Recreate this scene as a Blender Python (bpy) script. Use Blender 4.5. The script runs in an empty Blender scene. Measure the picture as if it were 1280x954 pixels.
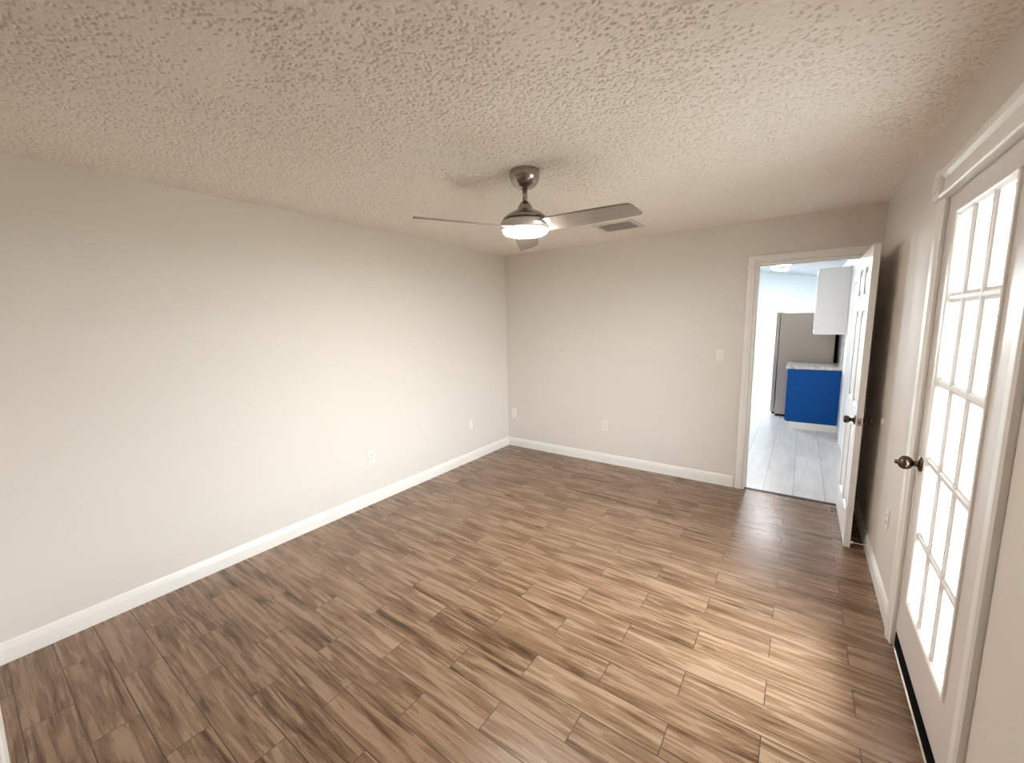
import bpy, bmesh, math, random
import numpy as np
from mathutils import Vector, Matrix
random.seed(4)
PI = math.pi
sc = bpy.context.scene
C = sc.collection

# ------------------------------------------------------------------ camera
YAW, PITCH, ROLL = -0.619283, 0.143744, -0.020997
cam_d = bpy.data.cameras.new('camera')
cam_d.sensor_fit = 'HORIZONTAL'; cam_d.sensor_width = 36.0
cam_d.lens = 36.0 * 507.98 / 1280.0
cam_d.clip_start = 0.01
cam = bpy.data.objects.new('camera', cam_d); C.objects.link(cam)
_cy, _sy, _cp, _sp = math.cos(YAW), math.sin(YAW), math.cos(PITCH), math.sin(PITCH)
_f = Vector((_sy*_cp, _cy*_cp, -_sp)); _r = Vector((_cy, -_sy, 0)); _u = _r.cross(_f)
_c, _s = math.cos(ROLL), math.sin(ROLL)
_r2 = _c*_r + _s*_u; _u2 = -_s*_r + _c*_u
M = Matrix.Identity(4)
for i in range(3):
    M[i][0] = _r2[i]; M[i][1] = _u2[i]; M[i][2] = -_f[i]
M.translation = Vector((3.09757, -4.24299, 1.60653))
cam.matrix_world = M
sc.camera = cam

# ------------------------------------------------------------------ light and exposure
SKY = 64.0              # overcast sky outside the windows
FAN_LIGHT = 170.0       # the lens of the ceiling fan
KITCHEN_LIGHT = 100.0    # the two flush kitchen lights and an added third
EXPOSURE = 0.17
w = bpy.data.worlds.new('world'); sc.world = w; w.use_nodes = True
w.node_tree.nodes['Background'].inputs[0].default_value = (0.90, 0.95, 1.0, 1)
w.node_tree.nodes['Background'].inputs[1].default_value = SKY
sc.view_settings.view_transform = 'Standard'
sc.view_settings.look = 'None'
sc.view_settings.exposure = EXPOSURE
sc.view_settings.gamma = 1.0
sc.view_settings.use_curve_mapping = False
sc.cycles.max_bounces = 16
sc.cycles.diffuse_bounces = 10
sc.cycles.transparent_max_bounces = 16
sc.cycles.sample_clamp_indirect = 12.0
sc.cycles.use_denoising = True

def portal(name, loc, rot, sx, sy):
    l = bpy.data.lights.new(name, 'AREA'); l.shape = 'RECTANGLE'; l.size = sx; l.size_y = sy
    l.cycles.is_portal = True
    o = bpy.data.objects.new(name, l); C.objects.link(o); o.location = loc; o.rotation_euler = rot
portal('sky_portal_french_door', (3.68, -2.155, 1.16), (0, PI/2, 0), 1.80, 0.62)
portal('sky_portal_kitchen_window', (1.275, 7.10, 1.24), (-PI/2, 0, 0), 0.35, 2.32)
portal('sky_portal_kitchen_side', (0.0, 5.45, 1.675), (0, -PI/2, 0), 1.25, 1.5)

# ------------------------------------------------------------------ room numbers (metres)
W, D, H = 3.562, 4.30, 2.44       # right wall x, front wall -y, ceiling z
T = 0.12

# ------------------------------------------------------------------ materials
MATS = {}
def mat(name, col, rough=0.5, metal=0.0, spec=0.5, emit=None, estr=0.0):
    m = bpy.data.materials.new(name); m.use_nodes = True
    b = m.node_tree.nodes['Principled BSDF']
    b.inputs['Base Color'].default_value = (*col, 1)
    b.inputs['Roughness'].default_value = rough
    b.inputs['Metallic'].default_value = metal
    b.inputs['Specular IOR Level'].default_value = spec
    if emit:
        b.inputs['Emission Color'].default_value = (*emit, 1)
        b.inputs['Emission Strength'].default_value = estr
    MATS[name] = m
    return m
class NT:
    def __init__(s, m): s.t = m.node_tree; s.b = s.t.nodes['Principled BSDF']
    def n(s, typ, **kw):
        x = s.t.nodes.new(typ)
        for k, v in kw.items():
            if k in x.inputs: x.inputs[k].default_value = v
            else: setattr(x, k, v)
        return x
    def l(s, a, b): s.t.links.new(a, b)
    def math(s, op, a, b=None):
        x = s.t.nodes.new('ShaderNodeMath'); x.operation = op
        for i, v in enumerate((a, b)):
            if v is None: continue
            if isinstance(v, (int, float)): x.inputs[i].default_value = v
            else: s.l(v, x.inputs[i])
        return x.outputs[0]
    def ramp(s, fac, stops, interp='LINEAR'):
        x = s.t.nodes.new('ShaderNodeValToRGB'); x.color_ramp.interpolation = interp
        el = x.color_ramp.elements
        while len(el) < len(stops): el.new(0.5)
        for e, (p, c) in zip(el, stops): e.position = p; e.color = (*c, 1) if len(c) == 3 else c
        s.l(fac, x.inputs[0]); return x.outputs[0]
    def bump(s, h, strength, dist):
        x = s.t.nodes.new('ShaderNodeBump'); x.inputs['Strength'].default_value = strength
        x.inputs['Distance'].default_value = dist; s.l(h, x.inputs['Height']); s.l(x.outputs[0], s.b.inputs['Normal'])
    def pos(s):
        return s.t.nodes.new('ShaderNodeNewGeometry').outputs['Position']

def orange_peel(m, scale=90, strength=0.25):
    k = NT(m); nz = k.n('ShaderNodeTexNoise', Scale=scale, Detail=2.0); k.l(k.pos(), nz.inputs['Vector'])
    k.bump(nz.outputs['Fac'], strength, 0.002)
wall_m = mat('wall_paint', (0.70, 0.655, 0.610), 0.55, spec=0.3); orange_peel(wall_m)
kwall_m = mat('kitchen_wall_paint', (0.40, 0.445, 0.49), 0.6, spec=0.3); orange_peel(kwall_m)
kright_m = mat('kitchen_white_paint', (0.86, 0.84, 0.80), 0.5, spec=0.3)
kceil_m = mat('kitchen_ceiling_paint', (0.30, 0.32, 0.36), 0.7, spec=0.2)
white_m = mat('white_trim_paint', (0.82, 0.80, 0.77), 0.32)
doorw_m = mat('white_door_paint', (0.80, 0.79, 0.77), 0.30)
muntin_m = mat('muntin_paint', (0.74, 0.72, 0.71), 0.4)
greyd_m = mat('french_door_paint', (0.70, 0.66, 0.64), 0.32)

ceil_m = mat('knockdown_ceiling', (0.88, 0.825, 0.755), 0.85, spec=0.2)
def _ceil():
    k = NT(ceil_m); nz = k.n('ShaderNodeTexNoise', Scale=130.0, Detail=2.0); k.l(k.pos(), nz.inputs['Vector'])
    k.bump(nz.outputs['Fac'], 0.5, 0.003)
_ceil()

floor_m = mat('wood_look_plank_tile', (0.3, 0.2, 0.14), 0.33, spec=0.46)
def _floor():
    k = NT(floor_m); p = k.pos()
    mp = k.n('ShaderNodeMapping'); mp.inputs['Location'].default_value = (0.307 + 6.14, 0.0325 + 15.05, 0)
    k.l(p, mp.inputs['Vector'])
    br = k.n('ShaderNodeTexBrick', offset=0.5, offset_frequency=2, squash=1.0, squash_frequency=2)
    br.inputs['Color1'].default_value = (0, 0, 0, 1); br.inputs['Color2'].default_value = (1, 1, 1, 1)
    br.inputs['Scale'].default_value = 1.0; br.inputs['Mortar Size'].default_value = 0.0021
    br.inputs['Mortar Smooth'].default_value = 0.15; br.inputs['Bias'].default_value = 0.0
    br.inputs['Brick Width'].default_value = 0.614; br.inputs['Row Height'].default_value = 0.1505
    k.l(mp.outputs[0], br.inputs['Vector'])
    rnd = k.n('ShaderNodeSeparateColor'); k.l(br.outputs['Color'], rnd.inputs[0]); r = rnd.outputs[0]
    wv = k.math('MULTIPLY', r, 37.0)
    def streak(sx, sy, detail, dist, rough=0.6):
        m2 = k.n('ShaderNodeMapping'); m2.inputs['Scale'].default_value = (sx, sy, 1); k.l(p, m2.inputs['Vector'])
        nz = k.n('ShaderNodeTexNoise', noise_dimensions='4D', Scale=1.0, Detail=detail, Roughness=rough, Distortion=dist)
        k.l(m2.outputs[0], nz.inputs['Vector']); k.l(wv, nz.inputs['W']); return nz.outputs['Fac']
    s1 = streak(2.2, 30.0, 5.0, 0.9, 0.62)
    s2 = streak(5.0, 120.0, 3.0, 0.3)
    s3 = streak(1.1, 7.0, 2.0, 0.6)
    f = k.math('ADD', k.math('MULTIPLY', s1, 0.62), k.math('ADD', k.math('MULTIPLY', s2, 0.23), k.math('MULTIPLY', s3, 0.15)))
    f = k.math('ADD', f, k.math('MULTIPLY', k.math('SUBTRACT', r, 0.5), 0.05))
    col = k.ramp(f, [(0.36, (0.050, 0.024, 0.009)), (0.412, (0.098, 0.052, 0.025)), (0.455, (0.180, 0.106, 0.059)),
                     (0.53, (0.260, 0.163, 0.099)), (0.61, (0.335, 0.226, 0.150))])
    mx = k.n('ShaderNodeMix', data_type='RGBA'); k.l(br.outputs['Fac'], mx.inputs['Factor'])
    k.l(col, mx.inputs['A']); mx.inputs['B'].default_value = (0.055, 0.036, 0.025, 1)
    k.l(mx.outputs['Result'], k.b.inputs['Base Color'])
    hh = k.math('SUBTRACT', k.math('MULTIPLY', s2, 0.10), br.outputs['Fac'])
    k.bump(hh, 0.5, 0.0015)
    rr = k.math('ADD', 0.20, k.math('MULTIPLY', s1, 0.14)); k.l(rr, k.b.inputs['Roughness'])
_floor()

ktile_m = mat('pale_plank_tile', (0.6, 0.6, 0.6), 0.28)
def _ktile():
    k = NT(ktile_m); p = k.pos()
    rot = k.n('ShaderNodeMapping'); rot.inputs['Rotation'].default_value = (0, 0, PI/2); rot.inputs['Location'].default_value = (6.0, -2.895 + 23.3 + 0.233*0, 0)
    sx = k.n('ShaderNodeSeparateXYZ'); k.l(p, sx.inputs[0])
    cx = k.n('ShaderNodeCombineXYZ')
    k.l(k.math('ADD', sx.outputs[1], 12.0 - 0.23), cx.inputs[0]); k.l(k.math('ADD', sx.outputs[0], 23.3 - 2.895), cx.inputs[1])
    br = k.n('ShaderNodeTexBrick', offset=0.4, offset_frequency=2)
    br.inputs['Color1'].default_value = (0.62, 0.61, 0.60, 1); br.inputs['Color2'].default_value = (0.70, 0.69, 0.68, 1)
    br.inputs['Mortar'].default_value = (0.36, 0.35, 0.34, 1)
    br.inputs['Scale'].default_value = 1.0; br.inputs['Mortar Size'].default_value = 0.003; br.inputs['Mortar Smooth'].default_value = 0.1
    br.inputs['Brick Width'].default_value = 1.2; br.inputs['Row Height'].default_value = 0.233
    k.l(cx.outputs[0], br.inputs['Vector'])
    mp = k.n('ShaderNodeMapping'); mp.inputs['Scale'].default_value = (14, 2.5, 1); k.l(p, mp.inputs['Vector'])
    nz = k.n('ShaderNodeTexNoise', Scale=1.0, Detail=4.0, Distortion=0.6); k.l(mp.outputs[0], nz.inputs['Vector'])
    g = k.ramp(nz.outputs['Fac'], [(0.3, (0.84, 0.83, 0.82)), (0.65, (1, 1, 1))])
    mx = k.n('ShaderNodeMix', data_type='RGBA', blend_type='MULTIPLY'); mx.inputs['Factor'].default_value = 1.0
    k.l(br.outputs['Color'], mx.inputs['A']); k.l(g, mx.inputs['B']); k.l(mx.outputs['Result'], k.b.inputs['Base Color'])
_ktile()

marble_m = mat('marble', (0.7, 0.68, 0.65), 0.2)
def _marble():
    k = NT(marble_m); p = k.pos()
    nz = k.n('ShaderNodeTexNoise', Scale=7.0, Detail=6.0, Roughness=0.65, Distortion=1.6); k.l(p, nz.inputs['Vector'])
    c = k.ramp(nz.outputs['Fac'], [(0.38, (0.72, 0.70, 0.68)), (0.50, (0.62, 0.59, 0.55)), (0.54, (0.36, 0.33, 0.30)), (0.60, (0.70, 0.67, 0.63))])
    k.l(c, k.b.inputs['Base Color'])
_marble()
def brushed(name, col, rough, sx, sy, sz, amt=0.10):
    m = mat(name, col, rough, metal=1.0)
    k = NT(m); mp = k.n('ShaderNodeMapping'); mp.inputs['Scale'].default_value = (sx, sy, sz); k.l(k.pos(), mp.inputs['Vector'])
    nz = k.n('ShaderNodeTexNoise', Scale=1.0, Detail=3.0); k.l(mp.outputs[0], nz.inputs['Vector'])
    k.l(k.math('ADD', rough - amt/2, k.math('MULTIPLY', nz.outputs['Fac'], amt)), k.b.inputs['Roughness'])
    return m
steel_m = brushed('brushed_stainless', (0.47, 0.42, 0.375), 0.38, 4, 4, 300)
nickel_m = brushed('brushed_nickel', (0.40, 0.355, 0.315), 0.22, 60, 60, 400)
satin_m = mat('satin_silver', (0.66, 0.63, 0.61), 0.38, metal=0.55)
pewter_m = mat('antique_pewter', (0.125, 0.09, 0.062), 0.25, metal=1.0)
latch_m = mat('brushed_brass_latch', (0.50, 0.45, 0.40), 0.35, metal=1.0)
hinge_m = mat('painted_hinge', (0.72, 0.69, 0.65), 0.4)
bronze_m = mat('dark_bronze', (0.035, 0.026, 0.022), 0.4)
black_m = mat('black_rubber', (0.003, 0.0025, 0.003), 0.8, spec=0.05)
blade_m = mat('grey_wood_blade', (0.30, 0.26, 0.225), 0.35)
def _blade():
    k = NT(blade_m); tc = k.n('ShaderNodeTexCoord'); mp = k.n('ShaderNodeMapping'); mp.inputs['Scale'].default_value = (3, 60, 60)
    k.l(tc.outputs['Object'], mp.inputs['Vector'])
    nz = k.n('ShaderNodeTexNoise', Scale=1.0, Detail=4.0); k.l(mp.outputs[0], nz.inputs['Vector'])
    k.l(k.ramp(nz.outputs['Fac'], [(0.3, (0.235, 0.195, 0.165)), (0.7, (0.34, 0.295, 0.26))]), k.b.inputs['Base Color'])
_blade()
lens_m = mat('lit_frosted_lens', (0.9, 0.9, 0.9), 0.4, emit=(1.0, 0.965, 0.89), estr=FAN_LIGHT)
klens_m = mat('lit_kitchen_lens', (0.9, 0.9, 0.9), 0.4, emit=(0.97, 0.98, 1.0), estr=KITCHEN_LIGHT)
plate_m = mat('white_plastic', (0.80, 0.77, 0.73), 0.35)
slot_m = mat('dark_slot', (0.05, 0.045, 0.04), 0.6)
vent_m = mat('vent_paint', (0.70, 0.645, 0.60), 0.5)
louvre_m = mat('louvre_grey', (0.62, 0.58, 0.55), 0.5)
ventdark_m = mat('vent_duct_shade', (0.20, 0.185, 0.175), 0.7)
blue_m = mat('blue_cabinet_paint', (0.002, 0.075, 0.30), 0.45, spec=0.2)
cabw_m = mat('white_cabinet_paint', (0.92, 0.885, 0.85), 0.35)
alu_m = mat('threshold_aluminium', (0.50, 0.45, 0.38), 0.35, metal=0.7)
conc_m = mat('patio_concrete', (0.17, 0.166, 0.16), 0.8)
soffit_m = mat('added_porch_soffit', (0.66, 0.66, 0.65), 0.7)
grass_m = mat('dry_lawn', (0.30, 0.29, 0.22), 0.9)
spring_m = mat('door_stop_steel', (0.62, 0.58, 0.54), 0.3, metal=1.0)
brick_m = mat('patio_brick', (0.4, 0.2, 0.15), 0.8)
def _brick():
    k = NT(brick_m); sx = k.n('ShaderNodeSeparateXYZ'); k.l(k.pos(), sx.inputs[0]); cx = k.n('ShaderNodeCombineXYZ')
    k.l(k.math('ADD', sx.outputs[0], sx.outputs[1]), cx.inputs[0]); k.l(sx.outputs[2], cx.inputs[1])
    br = k.n('ShaderNodeTexBrick'); br.inputs['Scale'].default_value = 1.0
    br.inputs['Color1'].default_value = (0.45, 0.24, 0.17, 1); br.inputs['Color2'].default_value = (0.35, 0.17, 0.12, 1)
    br.inputs['Mortar'].default_value = (0.6, 0.57, 0.53, 1); br.inputs['Mortar Size'].default_value = 0.008
    br.inputs['Brick Width'].default_value = 0.21; br.inputs['Row Height'].default_value = 0.075
    k.l(cx.outputs[0], br.inputs['Vector']); k.l(br.outputs['Color'], k.b.inputs['Base Color'])
_brick()
glass_m = bpy.data.materials.new('clear_glass'); glass_m.use_nodes = True
def _glass():
    t = glass_m.node_tree; t.nodes.remove(t.nodes['Principled BSDF'])
    tr = t.nodes.new('ShaderNodeBsdfTransparent'); tr.inputs[0].default_value = (0.95, 0.965, 0.96, 1)
    gl = t.nodes.new('ShaderNodeBsdfGlossy'); gl.inputs['Roughness'].default_value = 0.02
    fr = t.nodes.new('ShaderNodeFresnel'); geo = t.nodes.new('ShaderNodeNewGeometry')
    ior = t.nodes.new('ShaderNodeMapRange'); ior.inputs['To Min'].default_value = 1.40; ior.inputs['To Max'].default_value = 1/1.40
    t.links.new(geo.outputs['Backfacing'], ior.inputs['Value']); t.links.new(ior.outputs[0], fr.inputs['IOR'])
    mx = t.nodes.new('ShaderNodeMixShader'); out = t.nodes['Material Output']
    t.links.new(fr.outputs[0], mx.inputs[0]); t.links.new(tr.outputs[0], mx.inputs[1]); t.links.new(gl.outputs[0], mx.inputs[2])
    t.links.new(mx.outputs[0], out.inputs['Surface'])
_glass()

# ------------------------------------------------------------------ mesh helpers
class MB:
    """collects shapes into one bmesh and links them as ONE mesh object"""
    def __init__(s): s.bm = bmesh.new()
    def box(s, x0, x1, y0, y1, z0, z1, bev=0.0):
        t = bmesh.new()
        bmesh.ops.create_cube(t, size=1.0)
        bmesh.ops.scale(t, vec=(abs(x1-x0), abs(y1-y0), abs(z1-z0)), verts=t.verts)
        bmesh.ops.translate(t, vec=((x0+x1)/2, (y0+y1)/2, (z0+z1)/2), verts=t.verts)
        if bev > 0: bmesh.ops.bevel(t, geom=t.edges[:], offset=bev, segments=2, profile=0.5, affect='EDGES')
        s._add(t); return s
    def _add(s, t, mtx=None):
        if mtx is not None: bmesh.ops.transform(t, matrix=mtx, verts=t.verts)
        vm = {v: s.bm.verts.new(v.co) for v in t.verts}
        for f in t.faces:
            try:
                nf = s.bm.faces.new([vm[v] for v in f.verts]); nf.smooth = f.smooth
            except ValueError: pass
        t.free()
    def lathe(s, prof, loc=(0, 0, 0), axis='Z', n=40, smooth=True, cap=True):
        """prof: (radius, height) pairs turned about the axis"""
        t = bmesh.new(); rings = []
        for r, h in prof:
            rings.append([t.verts.new((r*math.cos(2*PI*i/n), r*math.sin(2*PI*i/n), h)) for i in range(n)] if r > 1e-6 else [t.verts.new((0, 0, h))])
        for a, b in zip(rings, rings[1:]):
            for i in range(n):
                j = (i+1) % n
                q = [a[i], a[j], b[j], b[i]] if len(a) > 1 and len(b) > 1 else ([a[0], b[j], b[i]] if len(a) == 1 else [a[i], a[j], b[0]])
                f = t.faces.new(q); f.smooth = smooth
        if cap:
            for rg, flip in ((rings[0], True), (rings[-1], False)):
                if len(rg) > 1: t.faces.new(rg[::-1] if flip else rg)
        R = Matrix.Identity(4)
        if axis == 'X': R = Matrix.Rotation(PI/2, 4, 'Y')
        if axis == '-X': R = Matrix.Rotation(-PI/2, 4, 'Y')
        if axis == 'Y': R = Matrix.Rotation(-PI/2, 4, 'X')
        if axis == '-Y': R = Matrix.Rotation(PI/2, 4, 'X')
        s._add(t, Matrix.Translation(loc) @ R); return s
    def extrude(s, prof, p0, p1, up, out, smooth=False):
        """prof: (out, up) polygon swept straight from p0 to p1"""
        p0, p1, up, out = map(Vector, (p0, p1, up, out)); t = bmesh.new()
        a = [t.verts.new(p0 + out*o + up*u) for o, u in prof]; b = [t.verts.new(p1 + out*o + up*u) for o, u in prof]
        n = len(prof)
        for i in range(n):
            f = t.faces.new([a[i], a[(i+1) % n], b[(i+1) % n], b[i]]); f.smooth = smooth
        t.faces.new(a[::-1]); t.faces.new(b)
        s._add(t); return s
    def tube(s, pts, r, n=10):
        t = bmesh.new(); pts = [Vector(p) for p in pts]; rings = []
        for i, p in enumerate(pts):
            d = (pts[min(i+1, len(pts)-1)] - pts[max(i-1, 0)]).normalized()
            q = d.to_track_quat('Z', 'Y')
            rings.append([t.verts.new(p + q @ Vector((r*math.cos(2*PI*k/n), r*math.sin(2*PI*k/n), 0))) for k in range(n)])
        for a, b in zip(rings, rings[1:]):
            for i in range(n):
                f = t.faces.new([a[i], a[(i+1) % n], b[(i+1) % n], b[i]]); f.smooth = True
        t.faces.new(rings[0][::-1]); t.faces.new(rings[-1]); s._add(t); return s
    def quad(s, pts):
        s.bm.faces.new([s.bm.verts.new(p) for p in pts]); return s
    def build(s, name, m, parent=None, bevel=0.0):
        me = bpy.data.meshes.new(name)
        bmesh.ops.recalc_face_normals(s.bm, faces=s.bm.faces[:])
        s.bm.to_mesh(me); s.bm.free(); me.materials.append(m)
        o = bpy.data.objects.new(name, me); C.objects.link(o)
        if parent is not None:
            o.parent = parent; me.transform(parent.matrix_world.inverted() if False else Matrix.Translation(-Vector(parent.location)))
        if bevel:
            b = o.modifiers.new('bevel', 'BEVEL'); b.width = bevel; b.segments = 2; b.limit_method = 'ANGLE'
        return o
def struct(o): o['kind'] = 'structure'; return o
def tag(o, label, cat, group=None):
    o['label'] = label; o['category'] = cat
    if group: o['group'] = group
    return o
def empty(name, loc):
    o = bpy.data.objects.new(name, None); C.objects.link(o); o.location = loc; o.empty_display_size = 0.1; return o

# ------------------------------------------------------------------ shell of the room
DX0, DX1, DZ = 2.733, 3.467, 2.074           # doorway to the kitchen
FY0, FY1, FZ = -2.612, -1.712, 2.092         # french door opening
YH = -5.9                                    # end of the space behind the camera
struct(MB().box(-T, W + T, YH - T, 0.02, -0.15, 0).build('floor', floor_m))
def knockdown_ceiling():
    """plaster relief over the room: a fine grid pressed in with thousands of short pits"""
    rng = np.random.default_rng(7)
    def axis(a, b, s0, s1):
        v = [a]; 
        while v[-1] < b: v.append(v[-1] + s0 + (s1 - s0)*(v[-1] - a)/(b - a))
        return np.array(v)*((b - a)/(v[-1] - a)) + a*(1 - (b - a)/(v[-1] - a))
    ys = axis(-D, 0.0, 0.0030, 0.0062); xs = W - axis(0.0, W, 0.0034, 0.0050)[::-1]
    nx, ny = len(xs), len(ys)
    h = np.zeros((ny, nx), np.float32)
    def smooth(n, c):
        g = rng.random((n, n)); yy = np.linspace(0, c - 1e-6, ny); xx = np.linspace(0, c - 1e-6, nx)
        y0 = yy.astype(int); x0 = xx.astype(int); fy = (yy - y0)[:, None]; fx = (xx - x0)[None, :]
        fy = fy*fy*(3 - 2*fy); fx = fx*fx*(3 - 2*fx)
        A = g[np.ix_(y0, x0)]; B = g[np.ix_(y0, x0 + 1)]; Cc = g[np.ix_(y0 + 1, x0)]; Dd = g[np.ix_(y0 + 1, x0 + 1)]
        return (A*(1 - fx) + B*fx)*(1 - fy) + (Cc*(1 - fx) + Dd*fx)*fy
    dens = smooth(14, 11)*0.6 + smooth(40, 37)*0.4
    n = PITS
    px = rng.uniform(0.01, W - 0.01, n); py = rng.uniform(-D + 0.01, -0.01, n)
    th = rng.uniform(0, PI, n); ln = rng.uniform(0.0025, 0.0085, n); wd = rng.uniform(0.0018, 0.0031, n)
    dp = rng.uniform(0.004, 0.008, n); bend = rng.uniform(-60, 60, n); keep = rng.random(n)
    for i in range(n):
        ix = np.searchsorted(xs, px[i]); iy = np.searchsorted(ys, py[i])
        if dens[min(iy, ny-1), min(ix, nx-1)] < 0.14 + 0.46*keep[i]: continue
        R = ln[i] + 0.008
        x0, x1 = np.searchsorted(xs, [px[i] - R, px[i] + R]); y0, y1 = np.searchsorted(ys, [py[i] - R, py[i] + R])
        dx = xs[x0:x1][None, :] - px[i]; dy = ys[y0:y1][:, None] - py[i]
        u = dx*math.cos(th[i]) + dy*math.sin(th[i]); q = -dx*math.sin(th[i]) + dy*math.cos(th[i]) + bend[i]*u*u
        d = np.sqrt(np.maximum(np.abs(u) - ln[i]*0.6, 0)**2 + q*q)/wd[i]
        pit = dp[i]*np.clip(1.35 - d, 0, 1)
        h[y0:y1, x0:x1] = np.maximum(h[y0:y1, x0:x1], pit)
    h += (0.0012*smooth(300, 290)).astype(np.float32)
    h[0, :] = h[-1, :] = 0; h[:, 0] = h[:, -1] = 0
    co = np.empty((ny, nx, 3), np.float32); co[..., 0] = xs[None, :]; co[..., 1] = ys[:, None]; co[..., 2] = H + h
    idx = np.arange(ny*nx, dtype=np.int32).reshape(ny, nx)
    q = np.stack([idx[:-1, :-1], idx[1:, :-1], idx[1:, 1:], idx[:-1, 1:]], -1).reshape(-1)
    me = bpy.data.meshes.new('ceiling'); nf = len(q)//4
    me.vertices.add(ny*nx); me.vertices.foreach_set('co', co.reshape(-1))
    me.loops.add(nf*4); me.loops.foreach_set('vertex_index', q)
    me.polygons.add(nf); me.polygons.foreach_set('loop_start', np.arange(0, nf*4, 4, dtype=np.int32))
    me.polygons.foreach_set('use_smooth', np.ones(nf, bool))
    me.update(calc_edges=True); me.materials.append(ceil_m)
    o = bpy.data.objects.new('ceiling', me); C.objects.link(o); return o
PITS = 66000
struct(knockdown_ceiling())
struct(MB().box(-T, W + T, YH - T, T, H + 0.012, H + 0.12).build('ceiling_slab', ceil_m))
struct(MB().box(0, W, YH, -D, H, H + 0.012).build('ceiling.002', ceil_m))
struct(MB().box(-T, 0, YH - T, 0, 0, H).build('wall_left', wall_m))
b = MB(); b.box(-T, DX0, 0, T, 0, H); b.box(DX1, W + T, 0, T, 0, H); b.box(DX0, DX1, 0, T, DZ, H)
struct(b.build('wall_back', wall_m))
b = MB(); b.box(W, W + T, YH - T, FY0, 0, H); b.box(W, W + T, FY1, 0, 0, H); b.box(W, W + T, FY0, FY1, FZ, H)
struct(b.build('wall_right', wall_m))
struct(MB().box(0, 1.0, -D - T, -D, 0, H).build('wall_front', wall_m))
struct(MB().box(0, W, YH - T, YH, 0, H).build('wall_behind', wall_m))

# baseboards: stepped colonial profile
BB = [(0, 0), (0.014, 0), (0.014, 0.070), (0.0125, 0.076), (0.0125, 0.082), (0.010, 0.088), (0.0095, 0.095), (0.006, 0.104), (0.003, 0.108), (0, 0.108)]
def baseboard(name, p0, p1, out):
    return struct(MB().extrude(BB, p0, p1, (0, 0, 1), out).build(name, white_m))
baseboard('baseboard_left', (0, -D, 0), (0, 0, 0), (1, 0, 0))
baseboard('baseboard_back', (0.014, 0, 0), (DX0 - 0.078, 0, 0), (0, -1, 0))
baseboard('baseboard_right', (W, -0.012, 0), (W, -1.630, 0), (-1, 0, 0))
baseboard('baseboard_right.001', (W, -2.694, 0), (W, YH, 0), (-1, 0, 0))
baseboard('baseboard_front', (0.014, -D, 0), (1.0, -D, 0), (0, 1, 0))

# casing of the doorway to the kitchen: (outwards from wall, across from opening)
CP = [(0, 0), (0.010, 0), (0.013, 0.004), (0.013, 0.016), (0.017, 0.024), (0.018, 0.045), (0.018, 0.055), (0.014, 0.060), (0, 0.060)]
def mitred(b, side0, side1, top, wall, nrm, axis, prof=CP, w=0.060):
    """three mitred lengths of casing round an opening; axis 'x' or 'y' runs along the wall"""
    def P(a, z, o):
        return Vector((a, wall + nrm*o, z)) if axis == 'x' else Vector((wall + nrm*o, a, z))
    pts = prof; n = len(pts); t = bmesh.new()
    rows = []
    for st in range(4):
        r = []
        for o, c in pts:
            if st == 0: r.append(t.verts.new(P(side0 - c, 0.0, o)))
            if st == 1: r.append(t.verts.new(P(side0 - c, top + c, o)))
            if st == 2: r.append(t.verts.new(P(side1 + c, top + c, o)))
            if st == 3: r.append(t.verts.new(P(side1 + c, 0.0, o)))
        rows.append(r)
    for a, c in zip(rows, rows[1:]):
        for i in range(n): t.faces.new([a[i], a[(i+1) % n], c[(i+1) % n], c[i]])
    t.faces.new(rows[0]); t.faces.new(rows[-1][::-1]); b._add(t)
b = MB(); mitred(b, DX0 - 0.008, DX1 + 0.008, DZ + 0.008, 0.0, -1, 'x')
b.box(DX0 - 0.001, DX0 + 0.012, 0.001, T + 0.001, 0, DZ); b.box(DX1 - 0.012, DX1 + 0.001, 0.001, T + 0.001, 0, DZ)
b.box(DX0 + 0.012, DX1 - 0.012, 0.0015, T + 0.0005, DZ - 0.012, DZ + 0.001)
b.box(DX0 + 0.012, DX0 + 0.022, 0.042, 0.080, 0, DZ - 0.0125); b.box(DX1 - 0.022, DX1 - 0.012, 0.042, 0.080, 0, DZ - 0.012)
b.box(DX0 + 0.022, DX1 - 0.022, 0.0425, 0.0795, DZ - 0.022, DZ - 0.012)
mitred(b, DX0 - 0.008, DX1 + 0.008, DZ + 0.008, T, 1, 'x')
struct(b.build('trim_1', white_m))
struct(MB().extrude([(0, 0), (0.045, 0), (0.038, 0.006), (0.007, 0.006)], (DX0, 0.015, 0.0), (DX1, 0.015, 0.0), (0, 0, 1), (0, 1, 0)).build('trim_2', bronze_m))

# casing of the french door: flat colonial sides, corner blocks and a heavier head
tf = empty('trim_3', (W, (FY0 + FY1)/2, 0)); struct(tf)
SP = [(0, 0), (0.010, 0), (0.014, 0.006), (0.014, 0.020), (0.020, 0.030), (0.022, 0.060), (0.022, 0.070), (0.016, 0.078), (0, 0.078)]
b = MB()
b.extrude(SP, (W, FY1 - 0.004, 0), (W, FY1 - 0.004, FZ - 0.005), (0, 1, 0), (-1, 0, 0))
b.build('casing', white_m, tf)
b = MB()
b.extrude(SP, (W, FY0 + 0.004, 0), (W, FY0 + 0.004, FZ - 0.005), (0, -1, 0), (-1, 0, 0))
b.build('casing', white_m, tf)
HP = [(0, 0), (0.030, 0), (0.034, 0.006), (0.034, 0.014), (0.026, 0.020), (0.018, 0.024), (0.018, 0.078), (0.024, 0.086), (0.030, 0.092), (0.036, 0.104), (0.036, 0.112), (0, 0.112)]
MB().extrude(HP, (W, FY0, FZ - 0.005), (W, FY1, FZ - 0.005), (0, 0, 1), (-1, 0, 0)).build('head_casing', white_m, tf)
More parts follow.
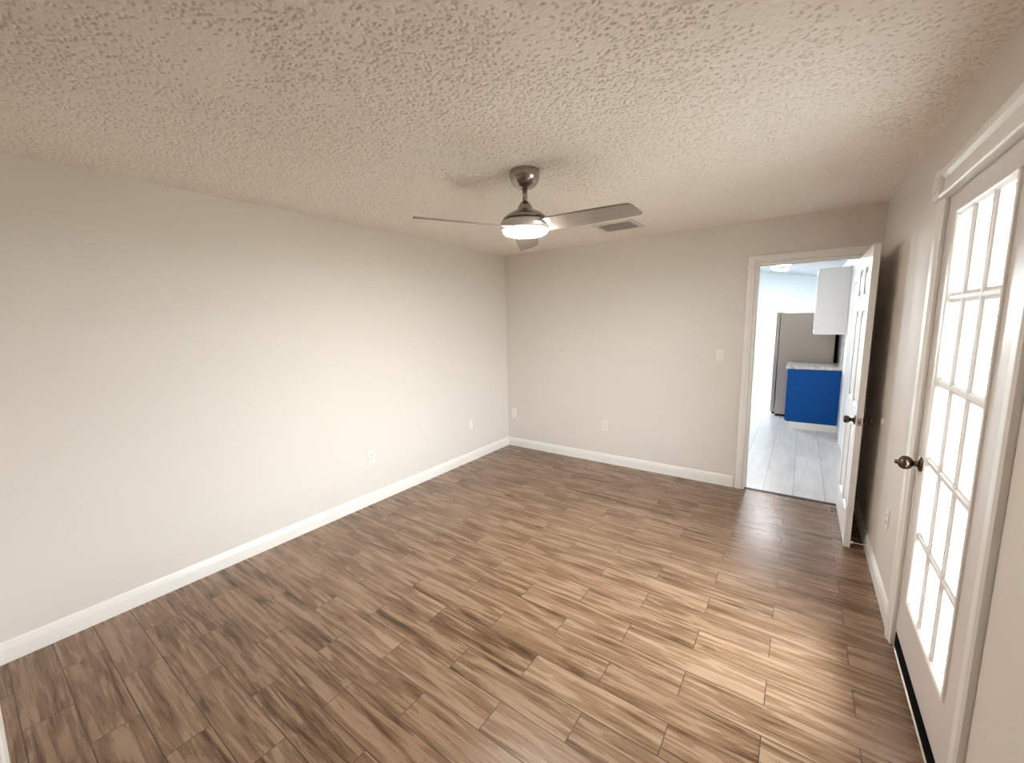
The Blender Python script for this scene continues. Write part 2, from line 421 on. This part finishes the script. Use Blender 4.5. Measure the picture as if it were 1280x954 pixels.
for ya, yb in ((FY1 - 0.004, FY1 + 0.078), (FY0 - 0.078, FY0 + 0.004)):
    b = MB(); b.box(W - 0.036, W, ya, yb, FZ - 0.006, FZ + 0.118, 0.004)
    b.lathe([(0.034, 0), (0.034, 0.004), (0.026, 0.007), (0.024, 0.004), (0.014, 0.008), (0, 0.010)], (W - 0.036, (ya + yb)/2, FZ + 0.056), '-X', 28)
    b.build('corner_block', white_m, tf)
b = MB()
b.box(W + 0.004, W + T, FY1 - 0.012, FY1 + 0.002, 0, FZ); b.box(W + 0.004, W + T, FY0 - 0.002, FY0 + 0.012, 0, FZ); b.box(W + 0.004, W + T, FY0, FY1, FZ - 0.010, FZ + 0.002)
b.build('jamb', white_m, tf)
struct(MB().extrude([(0, 0), (0.150, 0), (0.150, 0.010), (0.020, 0.010), (0.012, 0.008), (0, 0.003)], (W - 0.001, FY0 + 0.012, 0.0), (W - 0.001, FY1 - 0.012, 0.0), (0, 0, 1), (1, 0, 0)).build('trim_4', alu_m))

# ------------------------------------------------------------------ door_1: the french door (closed, opens inwards)
DF = W + 0.006; DT = 0.044                    # door face x and thickness
Y0, Y1, Z0, Z1 = FY0 + 0.016, FY1 - 0.016, 0.080, FZ - 0.014
G = dict(y0=-2.448, y1=-1.860, z0=0.310, z1=2.008)
fd = empty('door_1', (W, (FY0 + FY1)/2, 0)); struct(fd)
b = MB(); b.box(DF, DF + DT, Y0, G['y0'], Z0, Z1); b.box(DF, DF + DT, G['y1'], Y1, Z0, Z1)
b.box(DF, DF + DT, G['y0'], G['y1'], Z0, G['z0']); b.box(DF, DF + DT, G['y0'], G['y1'], G['z1'], Z1)
b.build('door_panel', greyd_m, fd)
b = MB()
LIP = [(0, 0), (0.006, 0), (0.009, 0.006), (0.006, 0.013), (-0.004, 0.024), (-0.012, 0.025), (-0.012, 0.0)]
y0, y1, z0, z1 = G['y0'], G['y1'], G['z0'], G['z1']
for xs, nx in ((DF, -1), (DF + DT, 1)):
    b.extrude(LIP, (xs, y0, z0), (xs, y0, z1), (0, 1, 0), (nx, 0, 0)); b.extrude(LIP, (xs, y1, z0), (xs, y1, z1), (0, -1, 0), (nx, 0, 0))
    LH = [(o*0.94, u*0.97) for o, u in LIP]
    b.extrude(LH, (xs, y0 + 0.001, z0 + 0.0003), (xs, y1 - 0.001, z0 + 0.0003), (0, 0, 1), (nx, 0, 0)); b.extrude(LH, (xs, y0 + 0.001, z1 - 0.0003), (xs, y1 - 0.001, z1 - 0.0003), (0, 0, -1), (nx, 0, 0))
b.build('glazing_frame', white_m, fd)
b = MB(); MP = [(-0.006, -0.021), (-0.004, -0.020), (-0.001, -0.012), (0.002, -0.008), (0.003, -0.006), (0.003, 0.006), (0.002, 0.008), (-0.001, 0.012), (-0.004, 0.020), (-0.006, 0.021)]
MQ = [(-0.036, -0.011), (-0.004, -0.008), (0.002, -0.005), (0.002, 0.005), (-0.004, 0.008), (-0.036, 0.011)]
for xs, nx, pf in ((DF, -1, MP), (DF + DT, 1, MQ)):
    for i in (1, 2):
        yy = y0 + (y1 - y0)*i/3; b.extrude(pf, (xs, yy, z0), (xs, yy, z1), (0, 1, 0), (nx, 0, 0))
    for i in (1, 2, 3, 4):
        zz = z0 + (z1 - z0)*i/5; b.extrude([(o - 0.0007, u*0.98) for o, u in pf], (xs, y0 + 0.001, zz), (xs, y1 - 0.001, zz), (0, 0, 1), (nx, 0, 0))
b.build('muntin_grid', muntin_m, fd)
MB().box(DF + 0.006, DF + 0.011, y0, y1, z0, z1).build('glass', glass_m, fd)
b = MB(); b.box(DF - 0.003, DF + DT - 0.004, Y0, Y1, 0.0105, Z0 + 0.002); b.build('door_sweep', black_m, fd)
def knob(parent, x, y, z, sgn, shape):
    ax = 'X' if sgn > 0 else '-X'
    if shape == 'ball':
        pr = [(0.0335, 0), (0.0335, 0.004), (0.028, 0.009), (0.014, 0.012), (0.011, 0.026), (0.016, 0.029), (0.024, 0.034), (0.0295, 0.043), (0.031, 0.052), (0.0295, 0.061), (0.024, 0.070), (0.015, 0.076), (0.010, 0.078), (0.010, 0.085), (0.007, 0.088), (0, 0.088)]
    else:
        pr = [(0.032, 0), (0.032, 0.004), (0.026, 0.008), (0.013, 0.012), (0.011, 0.022), (0.016, 0.028), (0.0235, 0.034), (0.0255, 0.042), (0.0245, 0.056), (0.021, 0.060), (0.019, 0.058), (0, 0.058)]
    return MB().lathe(pr, (x, y, z), ax, 32).build('door_knob', pewter_m, parent)
knob(fd, DF, -1.785, 0.945, -1, 'ball')
for zz in (0.30, 1.07, 1.84):
    MB().lathe([(0.007, -0.045), (0.007, 0.045)], (DF - 0.006, FY0 + 0.013, zz), 'Z', 12).build('hinge', hinge_m, fd)

# ------------------------------------------------------------------ door_2: six panel door standing open against the right wall
SX0, SX1 = 3.430, 3.465; SY0, SY1 = -0.768, -0.008; SZ0, SZ1 = 0.014, 2.050
sd = empty('door_2', (SX1, 0, 0)); struct(sd)
def six_panel():
    b = MB(); cols = [(SY0 + 0.112, SY0 + 0.330), (SY0 + 0.430, SY0 + 0.648)]
    rows = [(0.235, 0.830), (0.985, 1.640), (1.745, 1.940)]
    ys = sorted({SY0, SY1, *[v for c in cols for v in c]}); zs = sorted({SZ0, SZ1, *[v for r in rows for v in r]})
    for xs, nx in ((SX0, -1), (SX1, 1)):
        for i in range(len(ys) - 1):
            for j in range(len(zs) - 1):
                a, c, e, f = ys[i], ys[i+1], zs[j], zs[j+1]
                if (a, c) in cols and (e, f) in rows:
                    lv = [(0, 0), (0.012, -0.010), (0.028, -0.010), (0.048, -0.003)]      # moulded recess with a raised field
                    rg = [[(xs + nx*d, a + m, e + m), (xs + nx*d, c - m, e + m), (xs + nx*d, c - m, f - m), (xs + nx*d, a + m, f - m)] for m, d in lv]
                    for r0, r1 in zip(rg, rg[1:]):
                        for q in range(4): b.quad([r0[q], r0[(q+1) % 4], r1[(q+1) % 4], r1[q]])
                    b.quad(rg[-1])
                else:
                    b.quad([(xs, a, e), (xs, c, e), (xs, c, f), (xs, a, f)])
    for q in ([(SX0, SY0, SZ0), (SX1, SY0, SZ0), (SX1, SY0, SZ1), (SX0, SY0, SZ1)], [(SX0, SY1, SZ0), (SX1, SY1, SZ0), (SX1, SY1, SZ1), (SX0, SY1, SZ1)],
              [(SX0, SY0, SZ0), (SX1, SY0, SZ0), (SX1, SY1, SZ0), (SX0, SY1, SZ0)], [(SX0, SY0, SZ1), (SX1, SY0, SZ1), (SX1, SY1, SZ1), (SX0, SY1, SZ1)]):
        b.quad(q)
    bmesh.ops.remove_doubles(b.bm, verts=b.bm.verts[:], dist=1e-5)
    return b
six_panel().build('door_panel', doorw_m, sd)
KY, KZ = SY0 + 0.060, 0.905
knob(sd, SX0, KY, KZ, -1, 'cup'); knob(sd, SX1, KY, KZ, 1, 'cup')
b = MB(); b.box(SX0 + 0.005, SX1 - 0.005, SY0 - 0.002, SY0 + 0.001, KZ - 0.028, KZ + 0.028); b.build('latch_plate', latch_m, sd)
MB().box(SX0 + 0.012, SX1 - 0.012, SY0 - 0.010, SY0 - 0.001, KZ - 0.010, KZ + 0.010, 0.002).build('latch', pewter_m, sd)
for zz in (0.22, 1.03, 1.83):
    b = MB(); b.lathe([(0.006, -0.045), (0.006, 0.045)], (SX1 + 0.006, -0.012, zz), 'Z', 12); b.build('hinge', pewter_m, sd)

# ------------------------------------------------------------------ ceiling fan
FX, FYc = 1.777, -2.228
fan = empty('ceiling_fan', (FX, FYc, H))
tag(fan, 'three blade ceiling fan with a lit round lens hanging from the textured ceiling', 'ceiling fan')
b = MB(); b.lathe([(0.083, H), (0.085, H - 0.010), (0.084, H - 0.030), (0.079, H - 0.052), (0.066, H - 0.074), (0.046, H - 0.088), (0.022, H - 0.094), (0.016, H - 0.094)], (FX, FYc, 0))
b.build('canopy', nickel_m, fan)
MB().lathe([(0.0135, H - 0.088), (0.0135, 2.262)], (FX, FYc, 0), n=24).build('downrod', nickel_m, fan)
MB().lathe([(0.017, 2.278), (0.022, 2.276), (0.033, 2.262), (0.041, 2.246), (0.044, 2.234), (0.047, 2.231), (0.062, 2.227), (0.090, 2.214), (0.112, 2.199), (0.125, 2.186), (0.128, 2.179), (0.118, 2.177)], (FX, FYc, 0), n=56).build('motor_housing', nickel_m, fan)
MB().lathe([(0.112, 2.178), (0.112, 2.168), (0.135, 2.168), (0.142, 2.160), (0.144, 2.146), (0.140, 2.130), (0.132, 2.122), (0.126, 2.122), (0.126, 2.126)], (FX, FYc, 0), n=56).build('light_ring', satin_m, fan)
MB().lathe([(0.127, 2.124), (0.126, 2.116), (0.118, 2.106), (0.096, 2.098), (0.060, 2.093), (0.0, 2.091)], (FX, FYc, 0), n=56).build('light_lens', lens_m, fan)
def blade_mesh():
    t = bmesh.new(); out = []
    # outline (along the radius, across): slightly tapered paddle, slanted tip with a rounded corner
    top = [(0.095, 0.050), (0.13, 0.066), (0.18, 0.074), (0.40, 0.070), (0.57, 0.064), (0.598, 0.061), (0.614, 0.052), (0.624, 0.036)]
    bot = [(0.646, -0.050), (0.644, -0.058), (0.634, -0.064), (0.57, -0.067), (0.40, -0.072), (0.18, -0.074), (0.13, -0.066), (0.095, -0.050)]
    pl = top + bot
    pl = [(x, -y) for x, y in pl]
    hi = [t.verts.new((x, y, 0.004)) for x, y in pl]; lo = [t.verts.new((x, y, -0.004)) for x, y in pl]
    t.faces.new(hi); t.faces.new(lo[::-1]); n = len(pl)
    for i in range(n): t.faces.new([lo[i], lo[(i+1) % n], hi[(i+1) % n], hi[i]])
    return t
for ang in (1.0, 121.0, 241.0):
    b = MB(); b._add(blade_mesh())
    o = b.build('blade', blade_m); o.parent = fan
    o.matrix_local = Matrix.Translation((0, 0, 2.138 - H)) @ Matrix.Rotation(math.radians(ang), 4, 'Z') @ Matrix.Rotation(math.radians(-13), 4, 'X')

# ------------------------------------------------------------------ ceiling vent
vx0, vx1, vy0, vy1 = 1.515, 1.885, -0.765, -0.435
v = empty('ceiling_vent', ((vx0+vx1)/2, (vy0+vy1)/2, H)); tag(v, 'rectangular louvred air vent in the ceiling beside the fan', 'vent')
b = MB(); fw = 0.042
for q in ((vx0, vx1, vy0, vy0+fw), (vx0, vx1, vy1-fw, vy1), (vx0, vx0+fw, vy0+fw, vy1-fw), (vx1-fw, vx1, vy0+fw, vy1-fw)):
    b.box(q[0], q[1], q[2], q[3], H - 0.007, H)
b.build('frame', vent_m, v)
MB().box(vx0+fw, vx1-fw, vy0+fw, vy1-fw, H - 0.0015, H).build('duct_shade_sheet', ventdark_m, v)  # flat dark sheet, the shade inside the duct put into its colour
b = MB(); n = 9
for i in range(n):
    yy = vy0 + fw + (vy1 - vy0 - 2*fw)*(i + 0.5)/n
    b.extrude([(0.012, -0.002), (0.010, -0.001), (-0.010, -0.013), (-0.009, -0.015)], (vx0+fw, yy, H), (vx1-fw, yy, H), (0, 0, 1), (0, 1, 0))
b.build('louvres', louvre_m, v)

# ------------------------------------------------------------------ wall plates
def plate(name, kind, loc, nrm, label, cat, group=None):
    """kind: duplex, blank, switch; nrm is the wall's inward normal"""
    o = empty(name, loc); tag(o, label, cat, group)
    n = Vector(nrm); side = Vector((0, 0, 1)).cross(n)
    def bx(b, s0, s1, z0, z1, d0, d1, bev=0.0):
        a = Vector(loc) + side*s0 + n*d0 + Vector((0, 0, z0)); c = Vector(loc) + side*s1 + n*d1 + Vector((0, 0, z1))
        b.box(min(a.x, c.x), max(a.x, c.x), min(a.y, c.y), max(a.y, c.y), a.z, c.z, bev)
    b = MB(); bx(b, -0.035, 0.035, -0.057, 0.057, 0, 0.006, 0.002); b.build('cover_plate', plate_m, o)
    if kind == 'duplex':
        for zc in (-0.020, 0.020):
            r = MB(); bx(r, -0.017, 0.017, zc - 0.014, zc + 0.014, 0.004, 0.009, 0.0015); ro = r.build('receptacle', plate_m, o)
            s = MB(); bx(s, -0.009, -0.006, zc - 0.003, zc + 0.008, 0.008, 0.0095); bx(s, 0.006, 0.009, zc - 0.003, zc + 0.008, 0.008, 0.0095); bx(s, -0.003, 0.003, zc - 0.011, zc - 0.006, 0.008, 0.0095)
            s.build('slots', slot_m, o)
    if kind == 'switch':
        r = MB(); bx(r, -0.006, 0.006, -0.013, 0.013, 0.004, 0.008); r.build('switch_frame', plate_m, o)
        r = MB(); bx(r, -0.0045, 0.0045, -0.004, 0.012, 0.006, 0.017, 0.001); r.build('toggle', plate_m, o)
    if kind == 'jack':
        r = MB(); bx(r, -0.007, 0.007, -0.007, 0.007, 0.004, 0.010, 0.001); r.build('jack', slot_m if False else plate_m, o)
    for zc in ((0.0,) if kind == 'duplex' else (-0.042, 0.042)):
        r = MB(); bx(r, -0.003, 0.003, zc - 0.003, zc + 0.003, 0.005, 0.0068); r.build('screw', plate_m, o)
    return o
plate('wall_outlet', 'duplex', (0, -2.11, 0.436), (1, 0, 0), 'white duplex outlet low on the left wall', 'outlet')
plate('wall_plate', 'jack', (0, -0.754, 0.444), (1, 0, 0), 'white cover plate without slots low on the left wall near the corner', 'wall plate')
plate('wall_plate', 'jack', (0.101, 0, 0.442), (0, -1, 0), 'white cover plate without slots on the back wall beside the corner', 'wall plate')
plate('wall_outlet', 'duplex', (1.348, 0, 0.435), (0, -1, 0), 'white duplex outlet low in the middle of the back wall', 'outlet')
plate('light_switch', 'switch', (2.482, 0, 1.264), (0, -1, 0), 'white toggle light switch beside the doorway casing', 'light switch')
plate('wall_outlet', 'duplex', (W, -1.272, 0.470), (-1, 0, 0), 'white outlet on the right wall between the two doors', 'outlet')

# door stops
o = empty('door_stop', (W, -0.775, 0.060)); tag(o, 'thin metal rod door stop screwed to the right baseboard', 'door stop')
pts = []
MB().lathe([(0.010, 0.014), (0.010, 0.018), (0.004, 0.022), (0.004, 0.085)], (W, -0.775, 0.060), '-X', 14).build('rod', spring_m, o)
MB().lathe([(0.0075, 0.083), (0.0085, 0.087), (0.0085, 0.095), (0.006, 0.099), (0, 0.099)], (W, -0.775, 0.060), '-X', 16).build('tip', plate_m, o)
tag(MB().lathe([(0.020, 0), (0.020, 0.004), (0.015, 0.010), (0.008, 0.013), (0, 0.013)], (W, -0.805, 0.930), '-X', 20).build('wall_bumper', plate_m),
    'small round white bumper on the right wall behind the open door knob', 'wall bumper')

# ------------------------------------------------------------------ kitchen beyond the doorway
KX, KY1 = 0.10, 7.0
KR = 3.575
def kz(x): return 2.681 - 0.1755*(x - 2.078)
struct(MB().box(-0.3, KR + 0.3, 0.02, KY1 + T, -0.15, 0.0).build('floor.001', ktile_m))
b = MB(); b.bm.free(); b.bm = bmesh.new()
b.extrude([(KX - T, kz(KX - T)), (KR + T, kz(KR + T)), (KR + T, kz(KR + T) + 0.1), (KX - T, kz(KX - T) + 0.1)], (0, T, 0), (0, KY1 + T, 0), (0, 0, 1), (1, 0, 0))
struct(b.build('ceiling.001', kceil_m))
b = MB(); b.extrude([(-T, H), (KR + T, H), (KX - T, 3.05), (-T, 3.05)], (0, 0.0, 0), (0, T, 0), (0, 0, 1), (1, 0, 0))
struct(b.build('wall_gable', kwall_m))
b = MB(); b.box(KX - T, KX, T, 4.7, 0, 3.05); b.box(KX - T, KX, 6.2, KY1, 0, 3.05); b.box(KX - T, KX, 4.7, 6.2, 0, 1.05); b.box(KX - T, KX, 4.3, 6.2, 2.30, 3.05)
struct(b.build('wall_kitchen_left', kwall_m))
b = MB()
for q in ((4.7, 4.76, 1.05, 2.30), (6.14, 6.2, 1.05, 2.30), (5.41, 5.49, 1.05, 2.30), (4.7, 6.2, 1.05, 1.11), (4.7, 6.2, 2.24, 2.30)):
    b.box(KX - 0.08, KX - 0.02, q[0], q[1], q[2], q[3])
wn = struct(b.build('added_window_2', white_m))  # unseen side window, added to let more daylight into the kitchen
MB().box(KX - 0.053, KX - 0.047, 4.73, 6.17, 1.08, 2.27).build('glass', glass_m, wn)
struct(MB().box(KR, KR + T, T, KY1, 0, kz(KR) + 0.05).build('wall_kitchen_right', kright_m))
WX0, WX1, WZ0, WZ1 = 1.10, 1.45, 0.08, 2.40     # unseen tall window, added at the far left to daylight the kitchen
b = MB(); b.box(KX - T, WX0, KY1, KY1 + T, 0, 3.05); b.box(WX1, KR + T, KY1, KY1 + T, 0, 3.05); b.box(WX0, WX1, KY1, KY1 + T, 0, WZ0); b.box(WX0, WX1, KY1, KY1 + T, WZ1, 3.05)
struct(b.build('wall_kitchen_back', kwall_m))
b = MB()
for q in ((WX0, WX0+0.05, WZ0, WZ1), (WX1-0.05, WX1, WZ0, WZ1), (WX0, WX1, WZ0, WZ0+0.05), (WX0, WX1, WZ1-0.05, WZ1)):
    b.box(q[0], q[1], KY1 + 0.02, KY1 + 0.08, q[2], q[3])
wn = struct(b.build('added_window_1', white_m))
MB().box(WX0+0.03, WX1-0.03, KY1 + 0.047, KY1 + 0.053, WZ0+0.03, WZ1-0.03).build('glass', glass_m, wn)
baseboard('baseboard_kitchen_back', (WX1, KY1, 0), (KR, KY1, 0), (0, -1, 0))
# cased door on the kitchen's right wall
b = MB(); mitred(b, 1.35, 2.17, 1.97, KR, -1, 'y'); struct(b.build('trim_5', white_m))
d3 = struct(MB().box(KR - 0.008, KR - 0.0005, 1.36, 2.16, 0.01, 1.965).build('door_3', doorw_m))

# base cabinet with its worktop
CX0, CX1, CY0, CY1 = 2.985, KR - 0.001, 2.80, 3.555
cb = empty('base_cabinet', (3.27, 3.18, 0)); tag(cb, 'bright blue kitchen base cabinet under the marble worktop beside the fridge', 'cabinet')
MB().box(CX0, CX1, CY0, CY1, 0.098, 0.868, 0.002).build('body', blue_m, cb)
b = MB(); b.box(CX0 + 0.045, CX1, CY0 - 0.002, CY1, 0.0, 0.098); b.build('toe_kick', cabw_m, cb)
def shaker(b, xf, ya, yb, za, zb):
    fr = 0.055
    b.box(xf, xf + 0.020, ya, yb, za, za + fr); b.box(xf, xf + 0.020, ya, yb, zb - fr, zb); b.box(xf, xf + 0.020, ya, ya + fr, za + fr, zb - fr); b.box(xf, xf + 0.020, yb - fr, yb, za + fr, zb - fr)
    b.box(xf + 0.012, xf + 0.020, ya + fr, yb - fr, za + fr, zb - fr)
for ya, yb in ((CY0 + 0.004, 3.175), (3.181, CY1 - 0.004)):
    b = MB(); shaker(b, CX0 - 0.020, ya, yb, 0.110, 0.690); do = b.build('door', blue_m, cb)
    b = MB(); b.box(CX0 - 0.020, CX0, ya, yb, 0.700, 0.862, 0.002); b.build('drawer', blue_m, cb)
ct = MB().box(CX0 - 0.042, KR - 0.001, CY0 - 0.018, 3.570, 0.868, 0.902, 0.004).build('worktop', marble_m); tag(ct, 'grey veined marble worktop on the blue cabinet', 'worktop')
bs = MB().box(KR - 0.014, KR - 0.001, CY0 + 0.002, 4.45, 0.902, 1.36).build('backsplash', marble_m); tag(bs, 'marble backsplash on the wall above the worktop', 'backsplash')
# upper cabinet
uc = empty('wall_cabinet', (3.4, 3.18, 1.357)); tag(uc, 'white kitchen wall cabinet hung above the worktop', 'cabinet')
MB().box(3.250, KR - 0.001, 2.80, 3.60, 1.357, 2.250, 0.002).build('body', cabw_m, uc)
for ya, yb in ((2.804, 3.198), (3.204, 3.596)):
    b = MB(); shaker(b, 3.230, ya, yb, 1.360, 2.246); b.build('door', cabw_m, uc)

# refrigerator
RF = empty('refrigerator', (3.15, 4.05, 0)); tag(RF, 'tall stainless steel refrigerator standing behind the blue cabinet', 'refrigerator')
RX0, RX1, RY0, RY1, RZ = 2.805, 3.515, 3.605, 4.505, 1.675
MB().box(RX0, RX1, RY0, RY1, 0.028, RZ - 0.012, 0.004).build('body', steel_m, RF)
MB().box(RX1, RX1 + 0.034, RY0 + 0.004, RY1 - 0.01, 0.06, RZ - 0.02).build('black_gap_filler', black_m, RF)  # black block filling the gap between fridge and wall
MB().box(RX0 + 0.01, RX1, RY0 + 0.02, RY1 - 0.02, 0.0, 0.030).build('base_grille', black_m, RF)
for ya, yb in ((RY0, RY0 + 0.446), (RY0 + 0.454, RY1)):
    do = MB().box(RX0 - 0.060, RX0 - 0.006, ya, yb, 0.060, RZ, 0.008).build('door', steel_m, RF)
    hy = yb - 0.05 if ya == RY0 else ya + 0.05
    pts = [(RX0 - 0.058, hy, 0.72)] + [(RX0 - 0.066 - 0.060*math.sin(PI*(k/14))**0.6, hy, 0.72 + 0.72*k/14) for k in range(1, 14)] + [(RX0 - 0.058, hy, 1.44)]
    MB().tube(pts, 0.011, 10).build('handle', nickel_m, do)
MB().box(RX0 - 0.040, RX0 + 0.02, RY0 + 0.005, RY0 + 0.06, 0.026, 0.058, 0.003).build('hinge_foot', bronze_m, RF)
MB().box(RX0 - 0.045, RX0 + 0.05, RY0 + 0.01, RY0 + 0.07, RZ - 0.012, RZ + 0.008, 0.003).build('hinge_cap', steel_m, RF)
# kitchen lights; the third is unseen, added to brighten the cabinet fronts
for i, (lx, ly, lab) in enumerate(((2.655, 5.75, 'round lit flush ceiling light over the kitchen, the farther one'), (2.715, 4.72, 'round lit flush ceiling light partly hidden by the door casing head'), (2.30, 1.35, 'unseen round lit ceiling light added just inside the kitchen wall'))):
    z = kz(lx); kl = empty('ceiling_light', (lx, ly, z)); tag(kl, lab, 'ceiling light', 'flush ceiling lights in the kitchen')
    sl = Matrix.Rotation(math.atan(0.1755), 4, 'Y')
    b = MB(); b.lathe([(0.170, 0), (0.170, -0.018), (0.160, -0.024), (0.150, -0.024)], n=36); b1 = b.build('rim', plate_m); b1.parent = kl; b1.matrix_local = sl
    b = MB(); b.lathe([(0.152, -0.022), (0.140, -0.036), (0.090, -0.048), (0, -0.052)], n=36); b2 = b.build('light_lens', klens_m); b2.parent = kl; b2.matrix_local = sl

# ------------------------------------------------------------------ outside
struct(MB().box(W + T, 6.6, -7.0, 9.0, -0.25, -0.05).build('patio', conc_m))
struct(MB().box(-20, 40, -25, 45, -0.45, -0.26).build('lawn', grass_m))
struct(MB().box(W + T, 4.9, -7.0, 2.2, 2.46, 2.56).build('added_porch_roof', soffit_m))  # porch added; its depth shapes the daylight through the french door
tag(MB().box(4.19, 5.20, 0.30, 0.55, -0.05, 0.62).build('brick_planter_wall', brick_m), 'low brick wall on the patio seen through the glazed door', 'brick wall')
